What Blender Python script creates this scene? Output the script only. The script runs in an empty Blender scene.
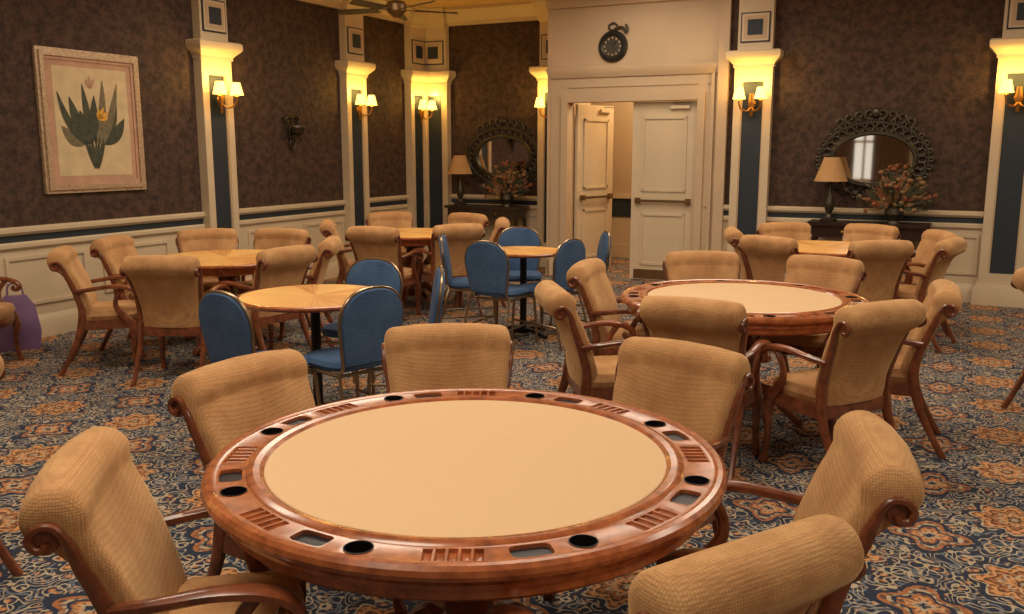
import bpy, math, random
from mathutils import Vector, Matrix
random.seed(4)
S=bpy.context.scene
pi=math.pi
def lin(c):
    out=[]
    for x in c:
        x/=255.0
        out.append(x/12.92 if x<=0.04045 else ((x+0.055)/1.055)**2.4)
    return (out[0],out[1],out[2],1.0)
# ------------------------------------------------------------ materials
def newmat(name):
    m=bpy.data.materials.new(name); m.use_nodes=True
    nt=m.node_tree
    return m,nt,nt.nodes['Principled BSDF']
def noise(nt,scale,detail=3,vec=None,rough=.5):
    n=nt.nodes.new('ShaderNodeTexNoise'); n.inputs['Scale'].default_value=scale
    n.inputs['Detail'].default_value=detail; n.inputs['Roughness'].default_value=rough
    if vec is not None: nt.links.new(vec,n.inputs['Vector'])
    return n
def ramp(nt,fac,stops,interp='LINEAR'):
    r=nt.nodes.new('ShaderNodeValToRGB'); r.color_ramp.interpolation=interp
    e=r.color_ramp.elements
    while len(e)<len(stops): e.new(1.0)
    for i,(p,c) in enumerate(stops):
        e[i].position=p; e[i].color=c
    nt.links.new(fac,r.inputs['Fac']); return r.outputs['Color']
def objco(nt,scale=(1,1,1)):
    tc=nt.nodes.new('ShaderNodeTexCoord'); mp=nt.nodes.new('ShaderNodeMapping')
    mp.inputs['Scale'].default_value=scale
    nt.links.new(tc.outputs['Object'],mp.inputs['Vector']); return mp.outputs['Vector']
def bump(nt,b,h,strength=.3,dist=.01):
    n=nt.nodes.new('ShaderNodeBump'); n.inputs['Strength'].default_value=strength
    n.inputs['Distance'].default_value=dist
    nt.links.new(h,n.inputs['Height']); nt.links.new(n.outputs['Normal'],b.inputs['Normal'])
def simple(name,col,rough=.5,metal=0,var=.12,scale=8,spec=.5):
    m,nt,b=newmat(name)
    c=lin(col); d=(c[0]*(1-var),c[1]*(1-var),c[2]*(1-var),1); l=(c[0]*(1+var),c[1]*(1+var),c[2]*(1+var),1)
    n=noise(nt,scale,4,objco(nt))
    nt.links.new(ramp(nt,n.outputs['Fac'],[(.3,d),(.7,l)]),b.inputs['Base Color'])
    b.inputs['Roughness'].default_value=rough; b.inputs['Metallic'].default_value=metal
    b.inputs['Specular IOR Level'].default_value=spec
    return m
def woodmat(name,c1,c2,rough=.28,sc=(3,3,22),coat=.3):
    m,nt,b=newmat(name)
    n=noise(nt,3.5,6,objco(nt,sc),.6)
    nt.links.new(ramp(nt,n.outputs['Fac'],[(.3,lin(c1)),(.68,lin(c2))]),b.inputs['Base Color'])
    b.inputs['Roughness'].default_value=rough
    b.inputs['Coat Weight'].default_value=coat; b.inputs['Coat Roughness'].default_value=.15
    return m
WOOD=woodmat('cherry_wood',(80,40,26),(138,76,46),.3,sc=(5,5,5),coat=.3)
RIM=woodmat('rim_wood',(124,64,36),(182,106,62),.25,sc=(6,6,6),coat=.4)
def fabric(name,c1,c2,bs=220,bstr=.5,mul=.7,sheen=.3):
    m,nt,b=newmat(name)
    co=objco(nt)
    n=noise(nt,6,4,co,.6)
    col=ramp(nt,n.outputs['Fac'],[(.3,lin(c1)),(.7,lin(c2))])
    v=nt.nodes.new('ShaderNodeTexVoronoi'); v.inputs['Scale'].default_value=bs; nt.links.new(co,v.inputs['Vector'])
    v.inputs['Randomness'].default_value=.2
    mx=nt.nodes.new('ShaderNodeMix'); mx.data_type='RGBA'; mx.blend_type='MULTIPLY'; mx.inputs['Factor'].default_value=mul
    nt.links.new(col,mx.inputs[6])
    nt.links.new(ramp(nt,v.outputs['Distance'],[(0,(1.0,1.0,1.0,1)),(.7,(.44,.38,.33,1))]),mx.inputs[7])
    nt.links.new(mx.outputs[2],b.inputs['Base Color'])
    b.inputs['Roughness'].default_value=.85; b.inputs['Specular IOR Level'].default_value=.15
    b.inputs['Sheen Weight'].default_value=sheen; b.inputs['Sheen Roughness'].default_value=.4
    b.inputs['Sheen Tint'].default_value=lin((255,220,170))
    bump(nt,b,v.outputs['Distance'],bstr,.003)
    return m
UPH=fabric('tan_corduroy',(188,138,94),(228,180,126),150,.4,.65,.45)
BLUE=fabric('blue_vinyl',(68,96,136),(86,116,156),300,.2,.5,.05)
FELT=simple('tan_felt',(212,180,142),.9,0,.02,60,.1)
CREAM=simple('cream_paint',(206,186,156),.5,0,.05,3)
BEIGE=simple('beige_wall_paint',(192,167,137),.6,0,.05,2)
CEIL=simple('ceiling_paint',(204,168,112),.8,0,.03,2)
NAVY=simple('navy_panel',(36,45,54),.6,0,.15,20)
DARK=simple('black_tray',(20,22,30),.4,0,.1)
PEWTER=simple('dark_pewter',(72,66,56),.4,.7,.25,30)
CHROME=simple('steel_tube',(150,130,104),.3,.9,.05)
BLACK=simple('black_metal',(22,20,20),.4,.3,.1)
GOLDF=simple('silver_gilt_frame',(182,156,128),.4,.3,.3,45)
PINKMAT=simple('picture_matting',(186,146,120),.8)
PAPER=simple('print_paper',(204,182,142),.7)
LEAF=simple('leaf_ink',(62,66,50),.7,0,.35,25)
LEAF2=simple('pale_leaf_ink',(112,102,76),.7,0,.3,25)
YFLOW=simple('yellow_petal',(214,160,60),.7)
CONS=woodmat('dark_console_wood',(30,20,16),(56,36,26),.3)
SHADE=simple('lamp_shade_linen',(176,136,90),.8)
FL1=simple('rust_flowers',(130,76,46),.8,0,.4,40)
FL2=simple('dark_foliage',(62,60,38),.8,0,.4,40)
FL3=simple('ochre_flowers',(130,100,66),.8,0,.4,40)
PURPLE=simple('purple_bag',(122,92,130),.7)
DRAPE=simple('added_brown_drapes',(120,88,60),.85,0,.15,6)
BRASS=simple('brass',(170,125,60),.3,.8,.1)
BRONZE=simple('bronze_hardware',(120,92,60),.4,.6,.1)
FANW=woodmat('fan_blade_wood',(44,28,18),(66,42,28),.7,coat=0)
def glow(name,c,s):
    m,nt,b=newmat(name); b.inputs['Base Color'].default_value=lin((240,210,150))
    b.inputs['Emission Color'].default_value=lin(c); b.inputs['Emission Strength'].default_value=s; return m
SCSH=glow('lit_sconce_shade',(255,204,100),3.0)
DOWNL=glow('added_downlight_glow',(255,225,170),6)
MIRR,_nt,_b=newmat('mirror_glass'); _b.inputs['Metallic'].default_value=1; _b.inputs['Roughness'].default_value=.03
_b.inputs['Base Color'].default_value=(.8,.74,.66,1)
# wallpaper
WALLP,nt,b=newmat('brown_damask_wallpaper')
co=objco(nt)
n1=noise(nt,11,6,co,.7); n2=noise(nt,70,3,co,.6)
v=nt.nodes.new('ShaderNodeTexVoronoi'); v.inputs['Scale'].default_value=16; nt.links.new(co,v.inputs['Vector'])
ad=nt.nodes.new('ShaderNodeMath'); ad.operation='MULTIPLY_ADD'; nt.links.new(n2.outputs['Fac'],ad.inputs[0]); ad.inputs[1].default_value=.6
nt.links.new(n1.outputs['Fac'],ad.inputs[2])
a2=nt.nodes.new('ShaderNodeMath'); a2.operation='MULTIPLY_ADD'; nt.links.new(v.outputs['Distance'],a2.inputs[0]); a2.inputs[1].default_value=.2
nt.links.new(ad.outputs[0],a2.inputs[2])
nt.links.new(ramp(nt,a2.outputs[0],[(.66,lin((48,37,33))),(.85,lin((66,52,45))),(1.0,lin((86,66,56)))]),b.inputs['Base Color'])
b.inputs['Roughness'].default_value=.8; b.inputs['Specular IOR Level'].default_value=.2
# radial veneer
def veneer():
    m,nt,b=newmat('sunburst_veneer')
    tc=nt.nodes.new('ShaderNodeTexCoord'); sp=nt.nodes.new('ShaderNodeSeparateXYZ'); nt.links.new(tc.outputs['Object'],sp.inputs[0])
    def M(op,*a):
        n=nt.nodes.new('ShaderNodeMath'); n.operation=op
        for i,x in enumerate(a):
            if isinstance(x,(int,float)): n.inputs[i].default_value=x
            else: nt.links.new(x,n.inputs[i])
        return n.outputs[0]
    th=M('ARCTAN2',sp.outputs[1],sp.outputs[0])
    sec=M('FLOOR',M('MULTIPLY',th,16/(2*pi)))
    w=nt.nodes.new('ShaderNodeTexWhiteNoise'); w.noise_dimensions='1D'; nt.links.new(sec,w.inputs['W'])
    cb=nt.nodes.new('ShaderNodeCombineXYZ'); nt.links.new(M('MULTIPLY',th,14.0),cb.inputs[0]); 
    r=M('SQRT',M('ADD',M('MULTIPLY',sp.outputs[0],sp.outputs[0]),M('MULTIPLY',sp.outputs[1],sp.outputs[1])))
    nt.links.new(r,cb.inputs[1])
    n=noise(nt,2.5,5,cb.outputs[0],.6)
    f=M('MULTIPLY_ADD',w.outputs['Value'],.3,M('MULTIPLY',n.outputs['Fac'],.85))
    nt.links.new(ramp(nt,f,[(.3,lin((176,112,60))),(.52,lin((226,166,94))),(.85,lin((240,196,124)))]),b.inputs['Base Color'])
    b.inputs['Roughness'].default_value=.35
    return m
VEN=veneer()
# carpet
def carpet():
    m,nt,b=newmat('patterned_carpet')
    def M(op,*a):
        n=nt.nodes.new('ShaderNodeMath'); n.operation=op
        for i,x in enumerate(a):
            if isinstance(x,(int,float)): n.inputs[i].default_value=x
            else: nt.links.new(x,n.inputs[i])
        return n.outputs[0]
    def mix(f,c1,c2):
        n=nt.nodes.new('ShaderNodeMix'); n.data_type='RGBA'
        nt.links.new(f,n.inputs['Factor'])
        for k,c in ((6,c1),(7,c2)):
            if isinstance(c,tuple): n.inputs[k].default_value=c
            else: nt.links.new(c,n.inputs[k])
        return n.outputs[2]
    tc=nt.nodes.new('ShaderNodeTexCoord')
    nz=noise(nt,9,2,tc.outputs['Object'])
    sn=nt.nodes.new('ShaderNodeSeparateXYZ'); nt.links.new(nz.outputs['Color'],sn.inputs[0])
    sp=nt.nodes.new('ShaderNodeSeparateXYZ'); nt.links.new(tc.outputs['Object'],sp.inputs[0])
    K=1.12
    X=M('MULTIPLY',M('MULTIPLY_ADD',M('SUBTRACT',sn.outputs[0],.5),.05,sp.outputs[0]),K)
    Y=M('MULTIPLY',M('MULTIPLY_ADD',M('SUBTRACT',sn.outputs[1],.5),.05,sp.outputs[1]),K)
    T=.76
    NAV=lin((48,55,70)); RUST=lin((158,104,70)); ORG=lin((196,142,96)); CR=lin((174,158,134)); BG=lin((100,106,116)); BR_=lin((92,66,52)); TEAL=lin((70,82,96))
    def latt(o,k):
        px=M('MULTIPLY',M('SUBTRACT',M('FRACT',M('ADD',M('MULTIPLY',X,1/T),o)),.5),T)
        py=M('MULTIPLY',M('SUBTRACT',M('FRACT',M('ADD',M('MULTIPLY',Y,1/T),o)),.5),T)
        r=M('SQRT',M('ADD',M('MULTIPLY',px,px),M('MULTIPLY',py,py)))
        th=M('ARCTAN2',py,px)
        c=M('COSINE',M('MULTIPLY',th,float(k)))
        return r,th,c
    rA,tA,cA=latt(0.0,8); rB,tB,cB=latt(0.5,4)
    rpA=M('DIVIDE',rA,M('MULTIPLY_ADD',cA,.16,1.0))
    rpB=M('DIVIDE',rB,M('MULTIPLY_ADD',cB,.25,1.0))
    colA=ramp(nt,M('MULTIPLY',rpA,2.5),[(0,CR),(.05,BR_),(.09,ORG),(.17,CR),(.2,RUST),(.28,BR_),(.31,ORG),(.39,RUST),(.42,CR),(.45,NAV),(.53,BG)],'CONSTANT')
    pet=M('GREATER_THAN',M('MULTIPLY',M('COSINE',M('MULTIPLY',tA,16.0)),M('SINE',M('MULTIPLY',rA,110.0))),.4)
    colA=mix(M('MULTIPLY',pet,.75),colA,BR_)
    colB=ramp(nt,M('MULTIPLY',rpB,2.5),[(0,NAV),(.05,CR),(.09,ORG),(.16,RUST),(.2,NAV),(.25,CR),(.29,RUST),(.36,NAV),(.47,CR),(.5,TEAL)],'CONSTANT')
    petB=M('GREATER_THAN',M('MULTIPLY',M('COSINE',M('MULTIPLY',tB,12.0)),M('SINE',M('MULTIPLY',rB,90.0))),.4)
    colB=mix(M('MULTIPLY',petB,.7),colB,NAV)
    vo=nt.nodes.new('ShaderNodeTexVoronoi'); vo.inputs['Scale'].default_value=12; nt.links.new(tc.outputs['Object'],vo.inputs['Vector'])
    d=vo.outputs['Distance']
    fld=ramp(nt,d,[(0,ORG),(.1,RUST),(.18,NAV),(.36,CR),(.43,NAV),(.6,BG),(.7,NAV)],'CONSTANT')
    ns=noise(nt,7,1,tc.outputs['Object'])
    sw=M('SINE',M('MULTIPLY',ns.outputs['Fac'],75.0))
    fld=mix(M('GREATER_THAN',sw,.78),fld,CR)
    inA=M('LESS_THAN',rpA,.21); inB=M('LESS_THAN',rpB,.18)
    c=mix(inB,fld,colB); c=mix(inA,c,colA)
    vf=nt.nodes.new('ShaderNodeTexVoronoi'); vf.inputs['Scale'].default_value=38; nt.links.new(tc.outputs['Object'],vf.inputs['Vector'])
    fm=M('MULTIPLY',M('LESS_THAN',vf.outputs['Distance'],.32),.55)
    sc=nt.nodes.new('ShaderNodeSeparateXYZ'); nt.links.new(vf.outputs['Color'],sc.inputs[0])
    fc=ramp(nt,sc.outputs[0],[(0,NAV),(.38,CR),(.58,BR_),(.75,ORG)],'CONSTANT')
    c=mix(fm,c,fc)
    nt.links.new(c,b.inputs['Base Color'])
    b.inputs['Roughness'].default_value=.95; b.inputs['Specular IOR Level'].default_value=.1
    nn=noise(nt,260,2,tc.outputs['Object']); bump(nt,b,nn.outputs['Fac'],.35,.004)
    return m
CARPET=carpet()
# ------------------------------------------------------------ mesh builder
def catmull(P,n=5,closed=False):
    P=[tuple(p) for p in P]; out=[]; L=len(P)
    for i in range(L if closed else L-1):
        g=lambda k:(P[k%L] if closed else P[max(0,min(L-1,k))])
        p0,p1,p2,p3=g(i-1),g(i),g(i+1),g(i+2)
        for j in range(n):
            t=j/n
            out.append(tuple(.5*((2*b_)+(-a_+c_)*t+(2*a_-5*b_+4*c_-d_)*t*t+(-a_+3*b_-3*c_+d_)*t**3) for a_,b_,c_,d_ in zip(p0,p1,p2,p3)))
    if not closed: out.append(P[-1])
    return out
class MB:
    def __init__(s): s.v=[];s.f=[];s.m=[];s.mats=[]
    def mi(s,mat):
        if mat not in s.mats: s.mats.append(mat)
        return s.mats.index(mat)
    def add(s,vs,fs,mat):
        o=len(s.v); k=s.mi(mat)
        s.v+= [tuple(p) for p in vs]
        for f in fs: s.f.append(tuple(i+o for i in f)); s.m.append(k)
    def box(s,x0,x1,y0,y1,z0,z1,mat):
        s.add([(x0,y0,z0),(x1,y0,z0),(x1,y1,z0),(x0,y1,z0),(x0,y0,z1),(x1,y0,z1),(x1,y1,z1),(x0,y1,z1)],
              [(0,3,2,1),(4,5,6,7),(0,1,5,4),(1,2,6,5),(2,3,7,6),(3,0,4,7)],mat)
    def frust(s,rects,mat): # rects: (x0,x1,y0,y1,z)
        s.loft([[(a,c,z),(b,c,z),(b,d,z),(a,d,z)] for a,b,c,d,z in rects],mat)
    def loft(s,rows,mat,closed=True,cap=True,loop=False):
        n=len(rows[0]); vs=[p for r in rows for p in r]; fs=[]
        R=len(rows)
        for i in range(R if loop else R-1):
            i2=(i+1)%R
            for j in range(n if closed else n-1):
                j2=(j+1)%n
                fs.append((i*n+j,i*n+j2,i2*n+j2,i2*n+j))
        if cap and not loop:
            fs.append(tuple(range(n-1,-1,-1))); fs.append(tuple((R-1)*n+j for j in range(n)))
        s.add(vs,fs,mat)
    def lathe(s,prof,n,mat,c=(0,0,0),axis='z',cap=True):
        rows=[]
        for r,z in prof:
            row=[]
            for j in range(n):
                t=2*pi*j/n; x=r*math.cos(t); y=r*math.sin(t)
                p=(x,y,z) if axis=='z' else ((y,z,x) if axis=='y' else (z,x,y))
                row.append((p[0]+c[0],p[1]+c[1],p[2]+c[2]))
            rows.append(row)
        s.loft(rows,mat,cap=cap)
    def sweep(s,path,mat,lat=(0,1,0),n=8,sm=4,closed=False,ab=None):
        if ab: path=[(p[0],p[1],p[2],ab[0],ab[1]) for p in path]
        P=catmull(path,sm,closed) if sm>1 else path
        L0=Vector(lat); rows=[]; N=len(P)
        for i,p in enumerate(P):
            if closed: a_=Vector(P[(i-1)%N][:3]); b_=Vector(P[(i+1)%N][:3])
            else: a_=Vector(P[max(0,i-1)][:3]); b_=Vector(P[min(N-1,i+1)][:3])
            T=(b_-a_); T=T.normalized() if T.length>1e-7 else Vector((0,0,1))
            L=L0-T*L0.dot(T)
            if L.length<.05: L=Vector((1,0,0))-T*T.x
            L.normalize(); Nn=T.cross(L); c=Vector(p[:3])
            row=[]
            for j in range(n):
                t=2*pi*(j+.5)/n
                cs,sn=math.cos(t),math.sin(t)
                cs=math.copysign(abs(cs)**.75,cs); sn=math.copysign(abs(sn)**.75,sn)
                row.append(tuple(c+Nn*(cs*p[3])+L*(sn*p[4])))
            rows.append(row)
        s.loft(rows,mat,loop=closed)
    def pillow(s,c,a,b_,h,mat,e=.45,n=28,ez=.5,k=6):
        rows=[]
        for i in range(k+1):
            t=-pi/2+pi*i/k
            q=max(.02,abs(math.cos(t))**ez); z=math.copysign(abs(math.sin(t))**ez,math.sin(t))*h
            row=[]
            for j in range(n):
                u=2*pi*j/n; cx,sy=math.cos(u),math.sin(u)
                row.append((c[0]+a*q*math.copysign(abs(cx)**e,cx),c[1]+b_*q*math.copysign(abs(sy)**e,sy),c[2]+z))
            rows.append(row)
        s.loft(rows,mat)
    def mesh(s,name,ang=32):
        me=bpy.data.meshes.new(name); me.from_pydata(s.v,[],s.f)
        for m in s.mats: me.materials.append(m)
        for p,k in zip(me.polygons,s.m): p.material_index=k
        import bmesh
        bm=bmesh.new(); bm.from_mesh(me); bmesh.ops.recalc_face_normals(bm,faces=bm.faces); bm.to_mesh(me); bm.free()
        for p in me.polygons: p.use_smooth=True
        me.set_sharp_from_angle(angle=math.radians(ang))
        me.update(); return me
def obj(name,me,loc=(0,0,0),rz=0,parent=None):
    o=bpy.data.objects.new(name,me); S.collection.objects.link(o)
    o.location=loc; o.rotation_euler=(0,0,rz)
    if parent: o.parent=parent
    return o
RHO=math.radians(-26.2)
D2=Vector((math.cos(RHO),math.sin(RHO),0)); D1=Vector((-math.sin(RHO),math.cos(RHO),0))
def W(a,b,z=0): v=D2*a+D1*b; return (v.x,v.y,z)
def place(name,me,a,b,z=0,side='back',rz=0):
    return obj(name,me,W(a,b,z),RHO+(pi/2 if side=='left' else 0)+rz)
# ------------------------------------------------------------ room
HT=3.6; AL=-7.18; BB=11.63; BR=10.83; VL=-4.82; VR=-2.5; AR=6.0; BF=-4.0
mb=MB(); mb.box(AL-.3,AR+.3,BF-.2,13.4,-.1,0,CARPET); obj('floor',mb.mesh('floor'),(0,0,0),RHO)
mb=MB(); mb.box(AL-.3,AR+.3,BF-.2,13.4,HT,HT+.1,CEIL); obj('ceiling',mb.mesh('ceiling'),(0,0,0),RHO)
def wallsec(mb,x0,x1,gap=None):
    mb.box(x0,x1,0,.2,0,.96,CREAM); mb.box(x0,x1,0,.2,.96,3.4,WALLP); mb.box(x0,x1,0,.2,3.4,HT,CREAM)
def trimsec(mb,x0,x1):
    mb.frust([(x0,x1,-.05,0,3.37),(x0,x1,-.06,0,3.42),(x0,x1,-.08,0,3.44),(x0,x1,-.17,0,3.54),(x0,x1,-.2,0,3.56),(x0,x1,-.2,0,HT)],CREAM)
    mb.frust([(x0,x1,-.02,0,.915),(x0,x1,-.045,0,.94),(x0,x1,-.045,0,.97),(x0,x1,-.02,0,.985)],CREAM)
    mb.box(x0,x1,-.006,0,.855,.915,NAVY)
    mb.frust([(x0,x1,-.012,0,.79),(x0,x1,-.03,0,.81),(x0,x1,-.03,0,.84),(x0,x1,-.012,0,.855)],CREAM)
    n=max(1,round((x1-x0)/.95)); w=(x1-x0)/n
    for i in range(n):
        a=x0+i*w+.09; b=x0+(i+1)*w-.09
        for (p,q,r,t) in ((a,b,.7,.73),(a,b,.3,.33),(a,a+.03,.33,.7),(b-.03,b,.33,.7)):
            mb.box(p,q,-.018,0,r,t,CREAM)
def base(mb,x0,x1):
    mb.frust([(x0,x1,-.03,0,0),(x0,x1,-.03,0,.15),(x0,x1,-.02,0,.17),(x0,x1,-.008,0,.2)],CREAM)
def section(nm,x0,x1,a,b,side):
    m=MB(); wallsec(m,x0,x1); place('wall_'+nm,m.mesh('w'),a,b,0,side)
    m=MB(); trimsec(m,x0,x1); place('trim_'+nm,m.mesh('t'),a,b,0,side)
    m=MB(); base(m,x0,x1); place('baseboard_'+nm,m.mesh('b'),a,b,0,side)
section('left',BF,BB,AL,0,'left')
section('back_alcove',AL,VL,0,BB,'back')
section('back',VR,AR,0,BR,'back')
m=MB(); m.box(AR,AR+.2,BF,BR,0,.96,CREAM); m.box(AR,AR+.2,BF,BR,.96,3.4,WALLP); m.box(AR,AR+.2,BF,BR,3.4,HT,CREAM); place('wall_right',m.mesh('wr'),0,0)
# front wall with tall windows (behind the viewer); drapes added to dim mirror reflections
m=MB(); fr=MB(); dr=MB()
wins=[(-6,-4.2),(-3.2,-1.4),(-.4,1.4),(2.4,4.2)]
prev=AL
for w0,w1 in wins:
    m.box(prev,w0,BF-.2,BF,0,HT,BEIGE); prev=w1
    m.box(w0,w1,BF-.2,BF,0,.8,BEIGE); m.box(w0,w1,BF-.2,BF,2.9,HT,BEIGE)
    for x in (w0,(w0+w1)/2-.03,w1-.06): fr.box(x,x+.06,BF-.14,BF-.06,.8,2.9,CREAM)
    for z in (.8,1.8,2.84): fr.box(w0,w1,BF-.14,BF-.06,z,z+.06,CREAM)
    for c0,c1 in ((w0-.2,w0+.68),(w1-.68,w1+.2)):
        n=40; f_=[(c0+(c1-c0)*i/n,BF+.1+.035*math.sin(i*1.25)) for i in range(n+1)]; bk=[(x,y+.01) for x,y in reversed(f_)]
        dr.loft([[(x,y,z) for x,y in f_+bk] for z in (.05,3.05)],DRAPE)
    dr.lathe([(0,w0-.3),(.02,w0-.3),(.02,w1+.3),(0,w1+.3)],10,BRASS,(0,BF+.1,3.07),'x')
m.box(prev,AR,BF-.2,BF,0,HT,BEIGE)
place('wall_front',m.mesh('wf'),0,0); place('window_1',fr.mesh('wn'),0,0); place('mirror_dimming_curtains',dr.mesh('dr'),0,0)
# door wall
DL,DR,DM,DH=-4.53,-2.86,-3.69,2.22
m=MB(); m.box(VL,DL,0,.2,0,HT,BEIGE); m.box(DR,VR,0,.2,0,HT,BEIGE); m.box(DL,DR,0,.2,DH,HT,BEIGE)
m.box(VL,VL+.2,.2,BB-BR+.2,0,HT,BEIGE)
place('wall_doorway',m.mesh('wd'),0,BR)
m=MB()
m.box(DL-.09,DL,-.03,0,0,DH+.09,BEIGE); m.box(DR,DR+.09,-.03,0,0,DH+.09,BEIGE); m.box(DL,DR,-.03,0,DH,DH+.09,BEIGE)
m.frust([(VL+.02,VR-.12,-.02,0,2.52),(VL+.02,VR-.12,-.035,0,2.56),(VL,VR-.1,-.05,0,2.60),(VL,VR-.1,-.05,0,2.63),(VL+.02,VR-.12,-.02,0,2.65)],BEIGE)
m.box(VL+.01,VL+.05,-.03,0,0,2.52,BEIGE); m.box(VR-.2,VR-.16,-.03,0,0,2.52,BEIGE)
for z in (.22,.95,2.4): m.box(DR+.11,VR-.22,-.012,0,z,z+.02,BEIGE)
m.box(DL,DR,-.012,0,2.4,2.42,BEIGE)
m.box(VR-.12,VR-.0,-.06,0,0,HT,BEIGE)
m.frust([(VL,VR,-.05,0,3.37),(VL,VR,-.06,0,3.42),(VL,VR,-.17,0,3.54),(VL,VR,-.2,0,HT)],BEIGE)
place('trim_doorway',m.mesh('td'),0,BR)
m=MB(); m.box(DR+.1,VR,-.03,0,0,.2,CREAM); m.box(VL,DL-.1,-.03,0,0,.2,CREAM); place('baseboard_doorway',m.mesh('bd'),0,BR)
def door(w,h):
    m=MB(); m.box(0,w,0,.045,0.01,h,CREAM)
    for (z0,z1) in ((.2,.85),(1.12,h-.18)):
        for y0,y1 in ((-.014,0),(.045,.059)):
            m.box(.13,w-.13,y0,y1,z0,z0+.03,CREAM); m.box(.13,w-.13,y0,y1,z1-.03,z1,CREAM)
            m.box(.13,.16,y0,y1,z0,z1,CREAM); m.box(w-.16,w-.13,y0,y1,z0,z1,CREAM)
    m.box(.06,w-.06,-.055,-.03,.99,1.02,BRONZE)
    m.box(.06,.12,-.05,0,.97,1.04,BRONZE); m.box(w-.12,w-.06,-.05,0,.97,1.04,BRONZE)
    m.box(.05,w-.05,-.004,0,.02,.14,BRONZE)
    m.box(w-.34,w-.1,-.04,0,h-.09,h-.05,CREAM); m.box(w-.3,w-.08,-.06,-.045,h-.03,h-.02,PEWTER)
    return m.mesh('door')
dm=door(DR-DM-.01,DH-.01)
place('door_1',dm,DM+.005,BR+.06)
place('door_2',dm,DL+.05,BR+.21,0,'back',math.radians(76))
# corridor
CW=-6.2
m=MB(); m.box(CW,-1.5,0,.15,0,.96,CREAM); m.box(CW,-1.5,0,.15,.96,HT,BEIGE); m.box(CW,-1.5,-.01,0,.62,.9,NAVY)
m.box(CW,-1.5,-.03,0,.9,.97,CREAM); m.box(CW,-1.5,-.03,0,0,.2,CREAM)
place('wall_corridor',m.mesh('wc'),0,13.1)
m=MB(); m.box(CW-.1,CW,.82+.2,2.3,0,HT,BEIGE); m.box(-1.6,-1.45,.2,2.3,0,HT,BEIGE); place('wall_corridor_side',m.mesh('wcs'),0,BR)
# pilaster
m=MB()
def pil(m):
    w=.215
    m.frust([(-w-.05,w+.05,-.15,0,0),(-w-.05,w+.05,-.15,0,.18),(-w-.02,w+.02,-.13,0,.22),(-w-.02,w+.02,-.13,0,.25)],CREAM)
    m.box(-w+.03,w-.03,-.085,0,.25,2.52,NAVY)
    s_=.085
    m.box(-w,-w+s_,-.11,0,.25,2.56,CREAM); m.box(w-s_,w,-.11,0,.25,2.56,CREAM)
    m.box(-w+s_,w-s_,-.11,0,.25,.34,CREAM); m.box(-w+s_,w-s_,-.11,0,2.40,2.56,CREAM)
    m.box(-w+s_,-w+s_+.015,-.1,0,.34,2.40,BEIGE); m.box(w-s_-.015,w-s_,-.1,0,.34,2.40,BEIGE)
    m.frust([(-w-.015,w+.015,-.125,0,2.56),(-w-.015,w+.015,-.125,0,2.59),(-w-.03,w+.03,-.14,0,2.61),(-w-.08,w+.08,-.19,0,2.66),(-w-.09,w+.09,-.2,0,2.68),(-w-.09,w+.09,-.2,0,2.73),(-w-.075,w+.075,-.185,0,2.745)],CREAM)
    m.box(-w+.02,w-.02,-.1,0,2.745,HT-.02,CREAM)
    z=3.0
    m.box(-.165,.165,-.112,-.1,z-.165,z+.165,NAVY); m.box(-.15,.15,-.118,-.112,z-.15,z+.15,CREAM); m.box(-.125,.125,-.125,-.118,z-.125,z+.125,BEIGE); m.box(-.085,.085,-.13,-.125,z-.085,z+.085,NAVY)
    m.frust([(-w+.02,w-.02,-.14,0,3.34),(-w,w,-.16,0,3.42),(-w-.04,w+.04,-.26,0,3.54),(-w-.04,w+.04,-.28,0,HT-.005)],CREAM)
pil(m); PM=m.mesh('pilaster')
# sconce
m=MB()
m.lathe([(.0,-.005),(.035,-.01),(.04,-.02),(.02,-.035),(.0,-.04)],14,BRASS,(0,0,0),'y')
m.sweep([(0,-.03,.1,.006,.02),(0,-.035,0,.008,.03),(0,-.03,-.12,.005,.012)],BRASS,(1,0,0))
for sx in (-1,1):
    m.sweep([(0,-.03,-.03),(sx*.04,-.06,-.07),(sx*.09,-.1,-.05),(sx*.105,-.12,.0),(sx*.105,-.12,.03)],BRASS,(0,1,0),ab=(.008,.008))
    m.lathe([(.0,.02),(.025,.03),(.01,.045),(.01,.07)],10,BRASS,(sx*.105,-.12,0))
    m.lathe([(.065,.045),(.062,.05),(.036,.155),(.032,.155),(.058,.045)],16,SCSH,(sx*.105,-.12,0),cap=False)
SM=m.mesh('sconce')
def sconce(a,b,side,z=2.15,e=5.8):
    off=.112
    if side=='left': o=place('wall_sconce',SM,a+off,b,z,side)
    else: o=place('wall_sconce',SM,a,b-off,z,side)
    o.scale=(1.15,1.15,1.15)
    for sx in (-1,1):
        l=bpy.data.lights.new('sconce_bulb','POINT'); l.energy=e; l.color=(1,.60,.12); l.shadow_soft_size=.025
        lo=bpy.data.objects.new('sconce_bulb',l); S.collection.objects.link(lo); lo.parent=o; lo.location=(sx*.105,-.13,.19)
for b_ in (2.6,7.36,9.83,11.34):
    place('pilaster',PM,AL,b_,0,'left'); sconce(AL,b_,'left')
for a_,b_,sc in ((-6.93,BB,0),(-5.06,BB,1),(-2.2,BR,1),(.48,BR,1),(3.2,BR,1)):
    place('pilaster',PM,a_,b_,0,'back')
    if sc: sconce(a_,b_,'back')
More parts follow.
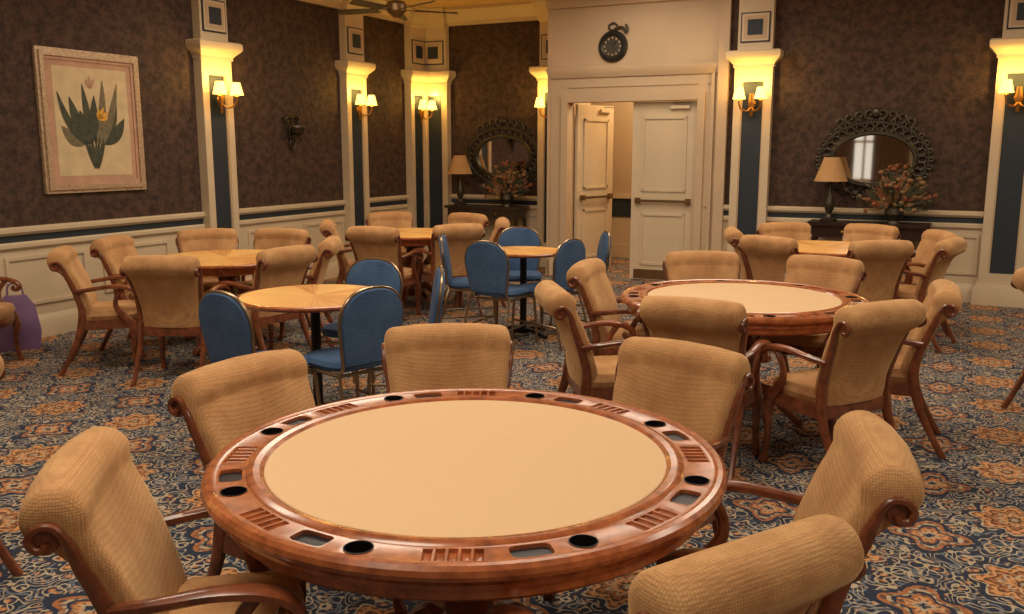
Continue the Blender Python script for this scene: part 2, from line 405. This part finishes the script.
# botanical print
m=MB(); w,h=.545,.63
for (i,o_,y,mt) in ((.0,.03,-.03,GOLDF),(.03,.07,-.045,GOLDF),(.07,.1,-.03,PINKMAT)):
    x0=w-i;x1=w-o_;z0=h-i;z1=h-o_
    m.box(-x0,x0,y,0,z1,z0,mt); m.box(-x0,x0,y,0,-z0,-z1,mt); m.box(-x0,-x1,y,0,-z1,z1,mt); m.box(x1,x0,y,0,-z1,z1,mt)
m.box(-w+.1,w-.1,-.02,0,-h+.1,h-.1,PINKMAT); m.box(-w+.15,w-.15,-.022,-.02,-h+.15,h-.15,PAPER)
def leafm(m,x0,z0,x1,z1,wd,mt,y,bend=0,n=10):
    P=[];Q=[];dx,dz=x1-x0,z1-z0;L=math.hypot(dx,dz);nx,nz=-dz/L,dx/L
    for i in range(n+1):
        t=i/n; c=bend*math.sin(pi*t); hw=wd*max(.04,math.sin(pi*min(1,t**.8)))**.8
        cx=x0+dx*t+nx*c; cz=z0+dz*t+nz*c
        P.append((cx+nx*hw,y,cz+nz*hw)); Q.append((cx-nx*hw,y,cz-nz*hw))
    m.loft([P,Q],mt,closed=False,cap=False)
for k,(x1,z1,wd,bd,mt) in enumerate([(-.34,-.04,.06,.03,LEAF2),(-.24,.22,.055,.02,LEAF),(-.1,.34,.04,0,LEAF),(.12,.38,.042,-.02,LEAF2),(.26,.2,.058,-.02,LEAF),(.34,.04,.06,-.03,LEAF),(.02,.24,.05,.01,LEAF),(-.14,.1,.06,.01,LEAF),(.14,.02,.06,0,LEAF2),(-.36,.26,.036,.04,LEAF),(.28,.36,.036,-.02,LEAF2)]):
    leafm(m,x1*.06,-.42,x1*.35,-.12,.014,LEAF,-.0235-k*.0003)
    leafm(m,x1*.3,-.2,x1,z1,wd,mt,-.0235-k*.0003,bd)
for (x1,z1) in ((.12,.14),(.17,.1),(.16,.04),(.06,.12)): leafm(m,.05,.03,x1,z1,.02,YFLOW,-.0272)
for (x1,z1) in ((-.02,.42),(.04,.4),(-.06,.38)): leafm(m,-.01,.3,x1,z1,.014,PINKMAT,-.0272)
place('framed_botanical_print',m.mesh('print'),AL+.002,5.86,1.88,'left')
# iron wall ornament
m=MB()
m.sweep([(0,-.03,.22,.01,.008),(0,-.03,0,.02,.01),(0,-.03,-.24,.006,.006)],PEWTER,(1,0,0))
for sx in (-1,1):
    m.sweep([(0,-.03,.2),(sx*.06,-.04,.22),(sx*.12,-.04,.17),(sx*.1,-.04,.12),(sx*.07,-.04,.15)],PEWTER,ab=(.012,.012))
    m.sweep([(0,-.03,-.02),(sx*.07,-.05,-.05),(sx*.1,-.07,.03),(sx*.09,-.08,.1)],PEWTER,ab=(.012,.012))
    m.sweep([(0,-.03,-.2),(sx*.05,-.03,-.12),(sx*.03,-.03,-.07)],PEWTER,ab=(.01,.01))
m.sweep([(-.15,-.03,.18),(0,-.03,.2),(.15,-.03,.18)],PEWTER,ab=(.014,.014))
m.box(-.02,.02,-.03,0,-.1,.1,PEWTER)
m.lathe([(.02,-.02),(.07,.0),(.1,.07),(.095,.09),(.06,.02)],14,PEWTER,(0,-.1,0))
place('iron_wall_ornament',m.mesh('orn'),AL,8.62,1.82,'left')
# oval mirror
def oval(m,a,b_,r,mat,y,n=48,ry=None):
    m.sweep([(a*math.cos(2*pi*i/n),y,b_*math.sin(2*pi*i/n)) for i in range(n)],mat,ab=(r,ry or r),sm=1,closed=True)
m=MB()
m.loft([[(.41*math.cos(2*pi*i/48),y,.265*math.sin(2*pi*i/48)) for i in range(48)] for y in (-.03,-.0)],MIRR)
oval(m,.43,.285,.028,PEWTER,-.035); oval(m,.56,.40,.016,PEWTER,-.03)
for i in range(30):
    t=2*pi*i/30; cx,cz=.497*math.cos(t),.345*math.sin(t)
    m.sweep([(cx+.042*math.cos(u*pi/5),-.03,cz+.042*math.sin(u*pi/5)) for u in range(10)],PEWTER,ab=(.011,.011),sm=1,closed=True,n=6)
    ex,ez=.585*math.cos(t),.425*math.sin(t)
    m.sweep([(ex+.022*math.cos(u*pi/4),-.03,ez+.022*math.sin(u*pi/4)) for u in range(8)],PEWTER,ab=(.012,.012),sm=1,closed=True,n=6)
for sx in (-1,1):
    for k,(x,z) in enumerate(((.06,.47),(.16,.455),(.26,.425),(.35,.38))):
        m.sweep([(sx*x,-.03,z-.05),(sx*(x+.05),-.03,z-.01),(sx*(x+.03),-.03,z+.05),(sx*(x-.02),-.03,z+.04),(sx*(x-.01),-.03,z)],PEWTER,ab=(.014,.014),n=6)
m.lathe([(0,-.06),(.04,-.05),(.055,-.03),(.03,0)],12,PEWTER,(0,0,.5),'y')
MM=m.mesh('mirror')
place('oval_wall_mirror',MM,-.87,BR,1.53); place('oval_wall_mirror',MM,-5.85,BB,1.53)
# console
m=MB()
m.box(-.62,.62,-.4,-.02,.81,.85,CONS); m.box(-.58,.58,-.37,-.04,.68,.81,CONS)
for x in (-.56,.56):
    for y in (-.35,-.07):
        m.sweep([(x,y,.69,.03,.03),(x*1.02,y,.5,.022,.022),(x*.98,y,.2,.016,.016),(x,y,0,.024,.024)],CONS)
m.box(-.55,.55,-.35,-.07,.16,.19,CONS)
for x in (-.25,.25): m.lathe([(.0,0),(.018,-.008),(.018,-.02),(0,-.025)],10,BRASS,(x,-.37,.745),'y')
CM=m.mesh('console')
place('console_table',CM,-.85,BR-.05); o=place('console_table',CM,-6.0,BB-.05); o.scale=(.94,1,1)
m=MB()
m.lathe([(.0,0),(.085,.0),(.09,.02),(.04,.045),(.025,.08),(.05,.14),(.055,.2),(.03,.28),(.015,.34),(.012,.5)],18,PEWTER)
m.lathe([(.18,.44),(.175,.445),(.085,.70),(.08,.70),(.17,.44)],22,SHADE,cap=False)
LM=m.mesh('lamp')
place('table_lamp',LM,-1.27,BR-.27,.85); place('table_lamp',LM,-6.42,BB-.27,.85)
m=MB()
m.lathe([(.0,0),(.07,0),(.06,.03),(.1,.1),(.09,.17),(.05,.2)],16,PEWTER)
for i in range(300):
    t=random.uniform(0,2*pi); ph=random.uniform(.05,1.7); L=random.uniform(.12,.44)
    d=Vector((math.cos(t)*math.sin(ph)*1.0,math.sin(t)*math.sin(ph)*.42,math.cos(ph)))
    p0=Vector((0,0,.18)); p1=p0+d*L; mt=random.choice([FL1,FL2,FL2,FL3])
    sd=Vector((-d.z,0,d.x)); sd=sd.normalized()*random.uniform(.014,.03)
    m.add([p0+d*L*.2,p0+d*L*.7+sd,p1,p0+d*L*.7-sd],[(0,1,2,3)],mt)
    if i%3==0: m.pillow(p1,random.uniform(.02,.035),.025,.025,random.choice([FL1,FL3,FL2]),1,8,1,4)
FM=m.mesh('flowers')
place('flower_arrangement',FM,-.6,BR-.31,.85); place('flower_arrangement',FM,-5.65,BB-.31,.85)
# wall clock plaque
m=MB()
m.lathe([(0,-.03),(.12,-.03),(.14,-.045),(.17,-.04),(.19,-.02),(.19,0),(0,0)],32,PEWTER,(0,0,0),'y')
oval(m,.155,.155,.015,BLACK,-.04,32)
for i in range(12):
    t=i*pi/6; m.box(.1*math.cos(t)-.008,.1*math.cos(t)+.008,-.04,-.03,.1*math.sin(t)-.012,.1*math.sin(t)+.012,GOLDF)
m.sweep([(0,-.035,0,.006,.003),(.05,-.035,.06,.005,.003)],BLACK); m.sweep([(0,-.035,0,.006,.003),(-.02,-.035,.09,.004,.003)],BLACK)
for sx in (-1,1): m.sweep([(0,-.02,.19),(sx*.05,-.02,.21),(sx*.05,-.02,.25),(0,-.02,.28)],PEWTER,ab=(.012,.01))
m.sweep([(.02,-.03,.2),(.12,-.04,.22),(.17,-.04,.16),(.19,-.04,.2),(.17,-.04,.25)],PEWTER,ab=(.016,.012))
place('wall_clock',m.mesh('clock'),-3.94,BR,2.88)
# ceiling fan
m=MB()
m.lathe([(0,0),(.07,0),(.06,-.05),(.015,-.07),(.015,-.35),(.09,-.37),(.11,-.40),(.11,-.47),(.07,-.51),(.03,-.54),(0,-.54)],20,BRONZE)
for i in range(5):
    t=i*2*pi/5+.35; c,s_=math.cos(t),math.sin(t)
    def q(r,w_,z): return (r*c-w_*s_,r*s_+w_*c,z-.07)
    m.loft([[q(.1,-.02,-.39),q(.1,.02,-.385),q(.1,.02,-.375),q(.1,-.02,-.38)],[q(.22,-.03,-.4),q(.22,.03,-.38),q(.22,.03,-.372),q(.22,-.03,-.392)]],BRONZE)
    m.loft([[q(r,-w_,-.405),q(r,w_,-.375),q(r,w_,-.367),q(r,-w_,-.397)] for r,w_ in ((.2,.05),(.3,.062),(.6,.075),(.68,.06),(.7,.03))],FANW)
obj('ceiling_fan',m.mesh('fan'),(-1.27,10.3,HT))
# ------------------------------------------------------------ armchair
m=MB()
YS=.87
prof=[(.20,.40),(.185,.52),(.15,.64),(.105,.75),(.072,.82)]
cc=(-.005,.856); rr=.074
for t in (-15,15,45,75,105,135,165,195,225,252): prof.append((cc[0]+rr*math.cos(math.radians(t)),cc[1]+rr*math.sin(math.radians(t))))
prof+=[(.02,.74),(.06,.63),(.095,.52),(.11,.40)]
prof=catmull(prof,2,True)
NP=len(prof)
def norm2(i):
    a=prof[i-1]; b_=prof[(i+1)%NP]; tx,tz=b_[0]-a[0],b_[1]-a[1]; L=math.hypot(tx,tz) or 1
    return (-tz/L,tx/L) # inward for ccw
Wd=.30
st=[(-1,.045),(-.99,.03),(-.965,.016),(-.93,.006),(-.87,.001),(-.5,0),(0,0),(.5,0),(.87,.001),(.93,.006),(.965,.016),(.99,.03),(1,.045)]
rows=[]
for y,ins in st:
    row=[]
    for i,(px,pz) in enumerate(prof):
        nx,nz=norm2(i); q=max(0,min(1,(pz-.42)/.42)); ww=Wd*(.82+.18*q*q)
        k_=ins if pz>.78 else ins*.6
        row.append((px+nx*k_+.02*y*y,y*ww,pz+nz*k_+ (.014*(1-y*y) if pz>.8 else 0)))
    rows.append(row)
m.loft(rows,UPH)
for sy in (-1,1):
    P=[]
    vc=(cc[0]-.002,cc[1]-.038)
    for t,r in ((-360,.006),(-300,.014),(-240,.022),(-180,.030),(-120,.036),(-70,.042)):
        tt=math.radians(-t-20)
        P.append((vc[0]+r*math.cos(tt),sy*.302,vc[1]+r*math.sin(tt),.010,.012))
    P+=[(.048,sy*.298,.80,.014,.015),(.062,sy*.288,.75,.017,.016),(.085,sy*.276,.69,.02,.017),(.112,sy*.266,.61,.022,.019),(.138,sy*.26,.5,.024,.021),(.135,sy*.26,.4,.028,.024),(.10,sy*.262,.27,.023,.021),(.03,sy*.265,.12,.018,.017),(-.035,sy*.27,.0,.02,.018)]
    m.sweep(P,WOOD,n=8,sm=3)
    m.lathe([(.0,-.008),(.03,-.006),(.032,0),(.03,.006),(0,.008)],14,WOOD,(vc[0],sy*.292,vc[1]),'y')
    A=[(.11,sy*.277,.63,.016,.016),(.22,sy*.295,.645,.016,.022),(.33,sy*.302,.66,.016,.03),(.43,sy*.303,.655,.017,.034),(.50,sy*.303,.63,.018,.034),(.525,sy*.303,.595,.017,.032),(.505,sy*.303,.568,.015,.03),(.475,sy*.303,.58,.013,.028),(.485,sy*.303,.6,.01,.024)]
    m.sweep(A,WOOD,n=8,sm=4)
    B=[(.43,sy*.297,.645,.017,.018),(.385,sy*.292,.58,.017,.018),(.375,sy*.285,.51,.019,.02),(.42,sy*.275,.43,.027,.024),(.47,sy*.268,.37,.034,.03),(.49,sy*.27,.29,.03,.029),(.475,sy*.272,.18,.02,.022),(.485,sy*.274,.06,.016,.019),(.50,sy*.277,.015,.024,.024),(.50,sy*.277,0,.02,.022)]
    m.sweep(B,WOOD,n=8,sm=3)
    m.box(.14,.48,sy*.255-.015,sy*.255+.015,.335,.405,WOOD)
m.box(.12,.15,-.25,.25,.335,.405,WOOD)
m.sweep([(.47,-.26,.37,.034,.016),(.505,-.12,.365,.036,.016),(.51,0,.362,.038,.016),(.505,.12,.365,.036,.016),(.47,.26,.37,.034,.016)],WOOD,(1,0,0))
m.pillow((.325,0,.435),.20,.262,.058,UPH,.4)
m.v=[(x,y*YS,z*.98) for x,y,z in m.v]
ARM=m.mesh('armchair',40)
# ------------------------------------------------------------ banquet chair
m=MB()
def bq():
    def xb(z): return .0+ (.9-z)*.14
    out=[]
    for i in range(25):
        t=pi*i/24
        out.append((.205*math.copysign(abs(math.cos(t))**.8,math.cos(t)),.71+.185*math.sin(t)**.9 if 0<i<24 else .71))
    out=[(.165,.47),(.185,.58)]+out+[(-.185,.58),(-.165,.47)]
    rows=[]
    cx,cz=0,.7
    for (off,sc) in ((-.022,.9),(-.02,.97),(-.008,1),(.01,1),(.022,.97),(.026,.9)):
        rows.append([(xb(cz+(z-cz)*sc)+off,y*sc,cz+(z-cz)*sc) for y,z in out])
    m.loft(rows,BLUE)
    fr=[(xb(z),y*1.03,cz+(z-cz)*1.03) for y,z in out]
    path=[(-.06+.0,.215,.0),(.03,.205,.3),(.07,.19,.43)]+fr+[(.07,-.19,.43),(.03,-.205,.3),(-.06,-.215,.0)]
    m.sweep(path,CHROME,(1,0,0),ab=(.009,.009),sm=1,n=8)
    m.pillow((.27,0,.465),.22,.215,.035,BLUE,.6)
    for sy in (-1,1):
        m.sweep([(.08,sy*.19,.425),(.3,sy*.195,.425),(.43,sy*.19,.415),(.46,sy*.195,.38),(.47,sy*.205,.2),(.48,sy*.21,0)],CHROME,ab=(.011,.011),sm=3)
        m.sweep([(-.005,sy*.21,.18),(.2,sy*.21,.19),(.47,sy*.205,.2)],CHROME,ab=(.008,.008),sm=2)
    m.sweep([(.45,-.19,.4),(.45,.19,.4)],CHROME,(1,0,0),ab=(.01,.01),sm=1)
    m.sweep([(.08,-.2,.42),(.08,.2,.42)],CHROME,(1,0,0),ab=(.01,.01),sm=1)
bq(); BQ=m.mesh('banquet',40)
# ------------------------------------------------------------ poker table
prof=[(.02,.685),(.655,.685),(.66,.665),(.69,.66),(.70,.67),(.70,.695),(.715,.70),(.72,.712),(.715,.722),(.733,.725),(.746,.733),(.751,.745),(.748,.758),(.738,.767),(.725,.768),(.718,.764),(.71,.762),(.632,.762),(.626,.767),(.612,.771),(.595,.768),(.583,.758),(.02,.758)]
bmain=MB(); bmain.lathe(prof,128,RIM); me0=bmain.mesh('tb')
cut=MB()
def rot(p,t,c=None): return (p[0]*math.cos(t)-p[1]*math.sin(t),p[0]*math.sin(t)+p[1]*math.cos(t),p[2])
liners=MB()
for k in range(8):
    t0=math.radians(-90+45*k)
    for g in range(5):
        off=(g-2)*.029
        rows=[]
        for rr_ in (.641,.702):
            rows.append([rot((rr_,off+.0115*math.cos(u*pi/6),.762+.0115*math.sin(u*pi/6)),t0) for u in range(12)])
        cut.loft(rows,RIM)
    t1=t0+math.radians(15.2)
    out=[(.672+.031*math.copysign(abs(math.cos(u*pi/10))**.4,math.cos(u*pi/10)),.05*math.copysign(abs(math.sin(u*pi/10))**.4,math.sin(u*pi/10))) for u in range(20)]
    cut.loft([[rot((x,y,z),t1) for x,y in out] for z in (.735,.80)],RIM)
    liners.loft([[rot((.672+(x-.672)*.985,y*.985,z),t1) for x,y in out] for z in (.7345,.752)],DARK)
    t2=t0+math.radians(26.2)
    cut.loft([[rot((.672+.034*math.cos(u*pi/12),.034*math.sin(u*pi/12),z),t2) for u in range(24)] for z in (.71,.80)],RIM)
    liners.loft([[rot((.672+.0335*math.cos(u*pi/12),.0335*math.sin(u*pi/12),z),t2) for u in range(24)] for z in (.7095,.735)],DARK)
    liners.loft([[rot((.672+r*math.cos(u*pi/12),r*math.sin(u*pi/12),z),t2) for u in range(24)] for r,z in ((.0355,.7615),(.0355,.764),(.0332,.764),(.0332,.73))],BLACK,cap=False)
oa=obj('ta',me0); ob=obj('tc',cut.mesh('tc'))
bo=oa.modifiers.new('b','BOOLEAN'); bo.operation='DIFFERENCE'; bo.object=ob; bo.solver='EXACT'
dg=bpy.context.evaluated_depsgraph_get(); ev=bpy.data.meshes.new_from_object(oa.evaluated_get(dg))
tv=[tuple(v_.co) for v_ in ev.vertices]; tf=[tuple(p.vertices) for p in ev.polygons]
bpy.data.objects.remove(oa); bpy.data.objects.remove(ob)
def pedestal(m,mat,r=.1,foot=.4,top=.686):
    m.lathe([(.0,.1),(r,.1),(r*1.25,.16),(r*1.1,.22),(r*.7,.27),(r*.9,.36),(r*1.1,.45),(r*.7,.54),(r*.8,.6),(r*1.8,.66),(r*2,top)],24,mat)
    for i in range(4):
        t=pi/4+i*pi/2; L=(-math.sin(t),math.cos(t),0)
        P=[(r*.6,.19,.04,.03),(foot*.45,.2,.035,.028),(foot*.75,.1,.028,.026),(foot*.93,.035,.024,.026),(foot,.03,.026,.028)]
        m.sweep([(p[0]*math.cos(t),p[0]*math.sin(t),p[1],p[2],p[3]) for p in P],mat,L)
m=MB(); m.add(tv,tf,RIM); 
m.loft([[(r*math.cos(2*pi*i/96),r*math.sin(2*pi*i/96),z) for i in range(96)] for r,z in ((.583,.757),(.583,.7605),(.580,.7625))],FELT)
o_=len(m.v); m.v+=liners.v
for f,k in zip(liners.f,liners.m): m.f.append(tuple(i+o_ for i in f)); m.m.append(m.mi(liners.mats[k]))
pedestal(m,WOOD)
PT=m.mesh('poker',25)
def rtable(Rr,name,slim=False):
    m=MB(); s_=Rr
    m.lathe([(.0,.735),(s_-.04,.735),(s_-.015,.738),(s_,.75),(s_,.76),(s_-.008,.765),(s_-.03,.766)],72,RIM,cap=False)
    m.loft([[(r*math.cos(2*pi*i/72),r*math.sin(2*pi*i/72),z) for i in range(72)] for r,z in ((s_-.03,.76),(s_-.03,.766))],VEN)
    if slim:
        m.lathe([(.0,.73),(.14,.73),(.14,.715),(.03,.7),(.03,.06),(.06,.04),(.05,.03),(0,.03)],20,BLACK)
        for i in range(4):
            t=i*pi/2+.4; L=(-math.sin(t),math.cos(t),0)
            m.sweep([(r*math.cos(t),r*math.sin(t),z,.018,.025) for r,z in ((.02,.07),(.15,.055),(.27,.025))],BLACK,L)
    else:
        m.lathe([(.0,.735),(s_-.12,.735),(s_-.12,.67),(s_-.15,.67),(s_-.15,.73)],48,RIM,cap=False)
        pedestal(m,WOOD,.09,.36,.735)
    return m.mesh(name,30)
RT6=rtable(.6,'rt6'); RT47=rtable(.47,'rt47',True); RT36=rtable(.37,'rt36',True)
obj('poker_table',PT,(-.13,2.515,0),0).scale=(.985,.985,1)
obj('poker_table',PT,(1.39,5.36,0),.3).scale=(.97,.97,1)
obj('round_table',RT6,(-2.35,7.35,0),.2)
obj('round_table',RT6,(-1.06,9.55,0),.5)
obj('round_table',RT6,(2.85,8.15,0),.1)
obj('cafe_table',RT47,(-1.2,5.4,0),.15)
obj('cafe_table',RT36,(.1,7.85,0),.4)
rad=math.radians
for x,y,a in [(-1.06,2.08,12),(-.95,3.06,-33),(-.27,3.68,-84),(.65,3.32,-131),(.95,2.23,168),(.46,1.58,122),
  (.22,4.80,8),(.48,5.85,-20),(1.36,6.42,-90),(2.14,6.1,-134),(.88,4.35,62),(1.78,4.25,118),(2.37,4.85,158),
  (2.05,8.35,-8),(2.15,7.55,40),(2.72,9.0,-82),(3.5,8.75,-138),(2.97,7.2,97),(3.85,8.05,178),(3.62,7.38,140),
  (-3.35,6.65,18),(-3.35,7.5,-4),(-2.42,6.15,88),(-2.8,8.25,-65),(-1.68,6.72,148),(-2.12,8.3,-105),(-1.5,7.45,184),
  (-1.9,9.25,10),(-1.32,8.5,72),(-1.43,10.5,-70),(-.52,8.8,118),(-.5,10.3,-128),(-.1,9.55,180),
  (3.21,5.35,5),(-1.97,3.05,178),(-4.32,6.6,10)]:
    obj('armchair',ARM,(x,y,0),rad(a))
for x,y,a in [(-1.53,4.66,55),(-.75,4.82,135),(-.94,6.12,-108),(-.45,5.68,188),
  (-.22,7.28,58),(-.62,7.95,0),(.07,8.65,-90),(.5,7.45,140),(.86,8.15,185)]:
    obj('banquet_chair',BQ,(x,y,0),rad(a))
# purple bag
m=MB()
m.loft([[(x*w_,y*d_,z) for x,y in ((-1,-1),(1,-1),(1,1),(-1,1))] for w_,d_,z in ((.15,.08,0),(.17,.09,.15),(.14,.05,.35),(.08,.02,.45))],PURPLE)
m.sweep([(-.06,0,.44),(-.04,0,.54),(.04,0,.54),(.06,0,.44)],PURPLE,ab=(.008,.008))
obj('tote_bag',m.mesh('bag'),(-4.1,7.33,0),.5)
# ------------------------------------------------------------ lights
m=MB(); m.lathe([(.0,-.012),(.08,-.012),(.085,-.005)],20,DOWNL); m.lathe([(.085,-.004),(.11,-.012),(.115,0)],20,CREAM,cap=False); DL_=m.mesh('dl')
def area(a,b,e,size=1.4,col=(1,.86,.67)):
    l=bpy.data.lights.new('ceiling_fill','AREA'); l.shape='DISK'; l.size=size; l.energy=e*.6; l.color=col  # added overhead fill for even brightness, not an actual fixture
    o=bpy.data.objects.new('ceiling_fill',l); S.collection.objects.link(o); o.location=W(a,b,HT-.06)
for a_,b_,e in ((-5,3,95),(-5,6.8,90),(-3.4,9.4,60),(-1.8,1,105),(-1.8,4.5,100),(-1.2,8.1,85),(1.8,4.5,90),(2.0,8.1,75),(1.8,0.5,90)):
    area(a_,b_,e); place('added_downlight',DL_,a_+.9,b_+.6,HT)  # glowing downlight discs are invented to go with the added fill
l=bpy.data.lights.new('corridor_light','POINT'); l.energy=105; l.color=(1,.75,.42); l.shadow_soft_size=.15
o=bpy.data.objects.new('corridor_light',l); S.collection.objects.link(o); o.location=W(-3.5,12.2,2.9)
w=bpy.data.worlds.new('world'); S.world=w; w.use_nodes=True
w.node_tree.nodes['Background'].inputs[0].default_value=(1,.93,.82,1); w.node_tree.nodes['Background'].inputs[1].default_value=.9
S.view_settings.view_transform='Standard'
# ------------------------------------------------------------ camera
c=bpy.data.cameras.new('camera'); c.sensor_width=36; c.lens=31.64; c.clip_start=.05
co_=bpy.data.objects.new('camera',c); S.collection.objects.link(co_)
co_.location=(0,0,1.64); co_.rotation_euler=(rad(90-9.96),0,0); S.camera=co_
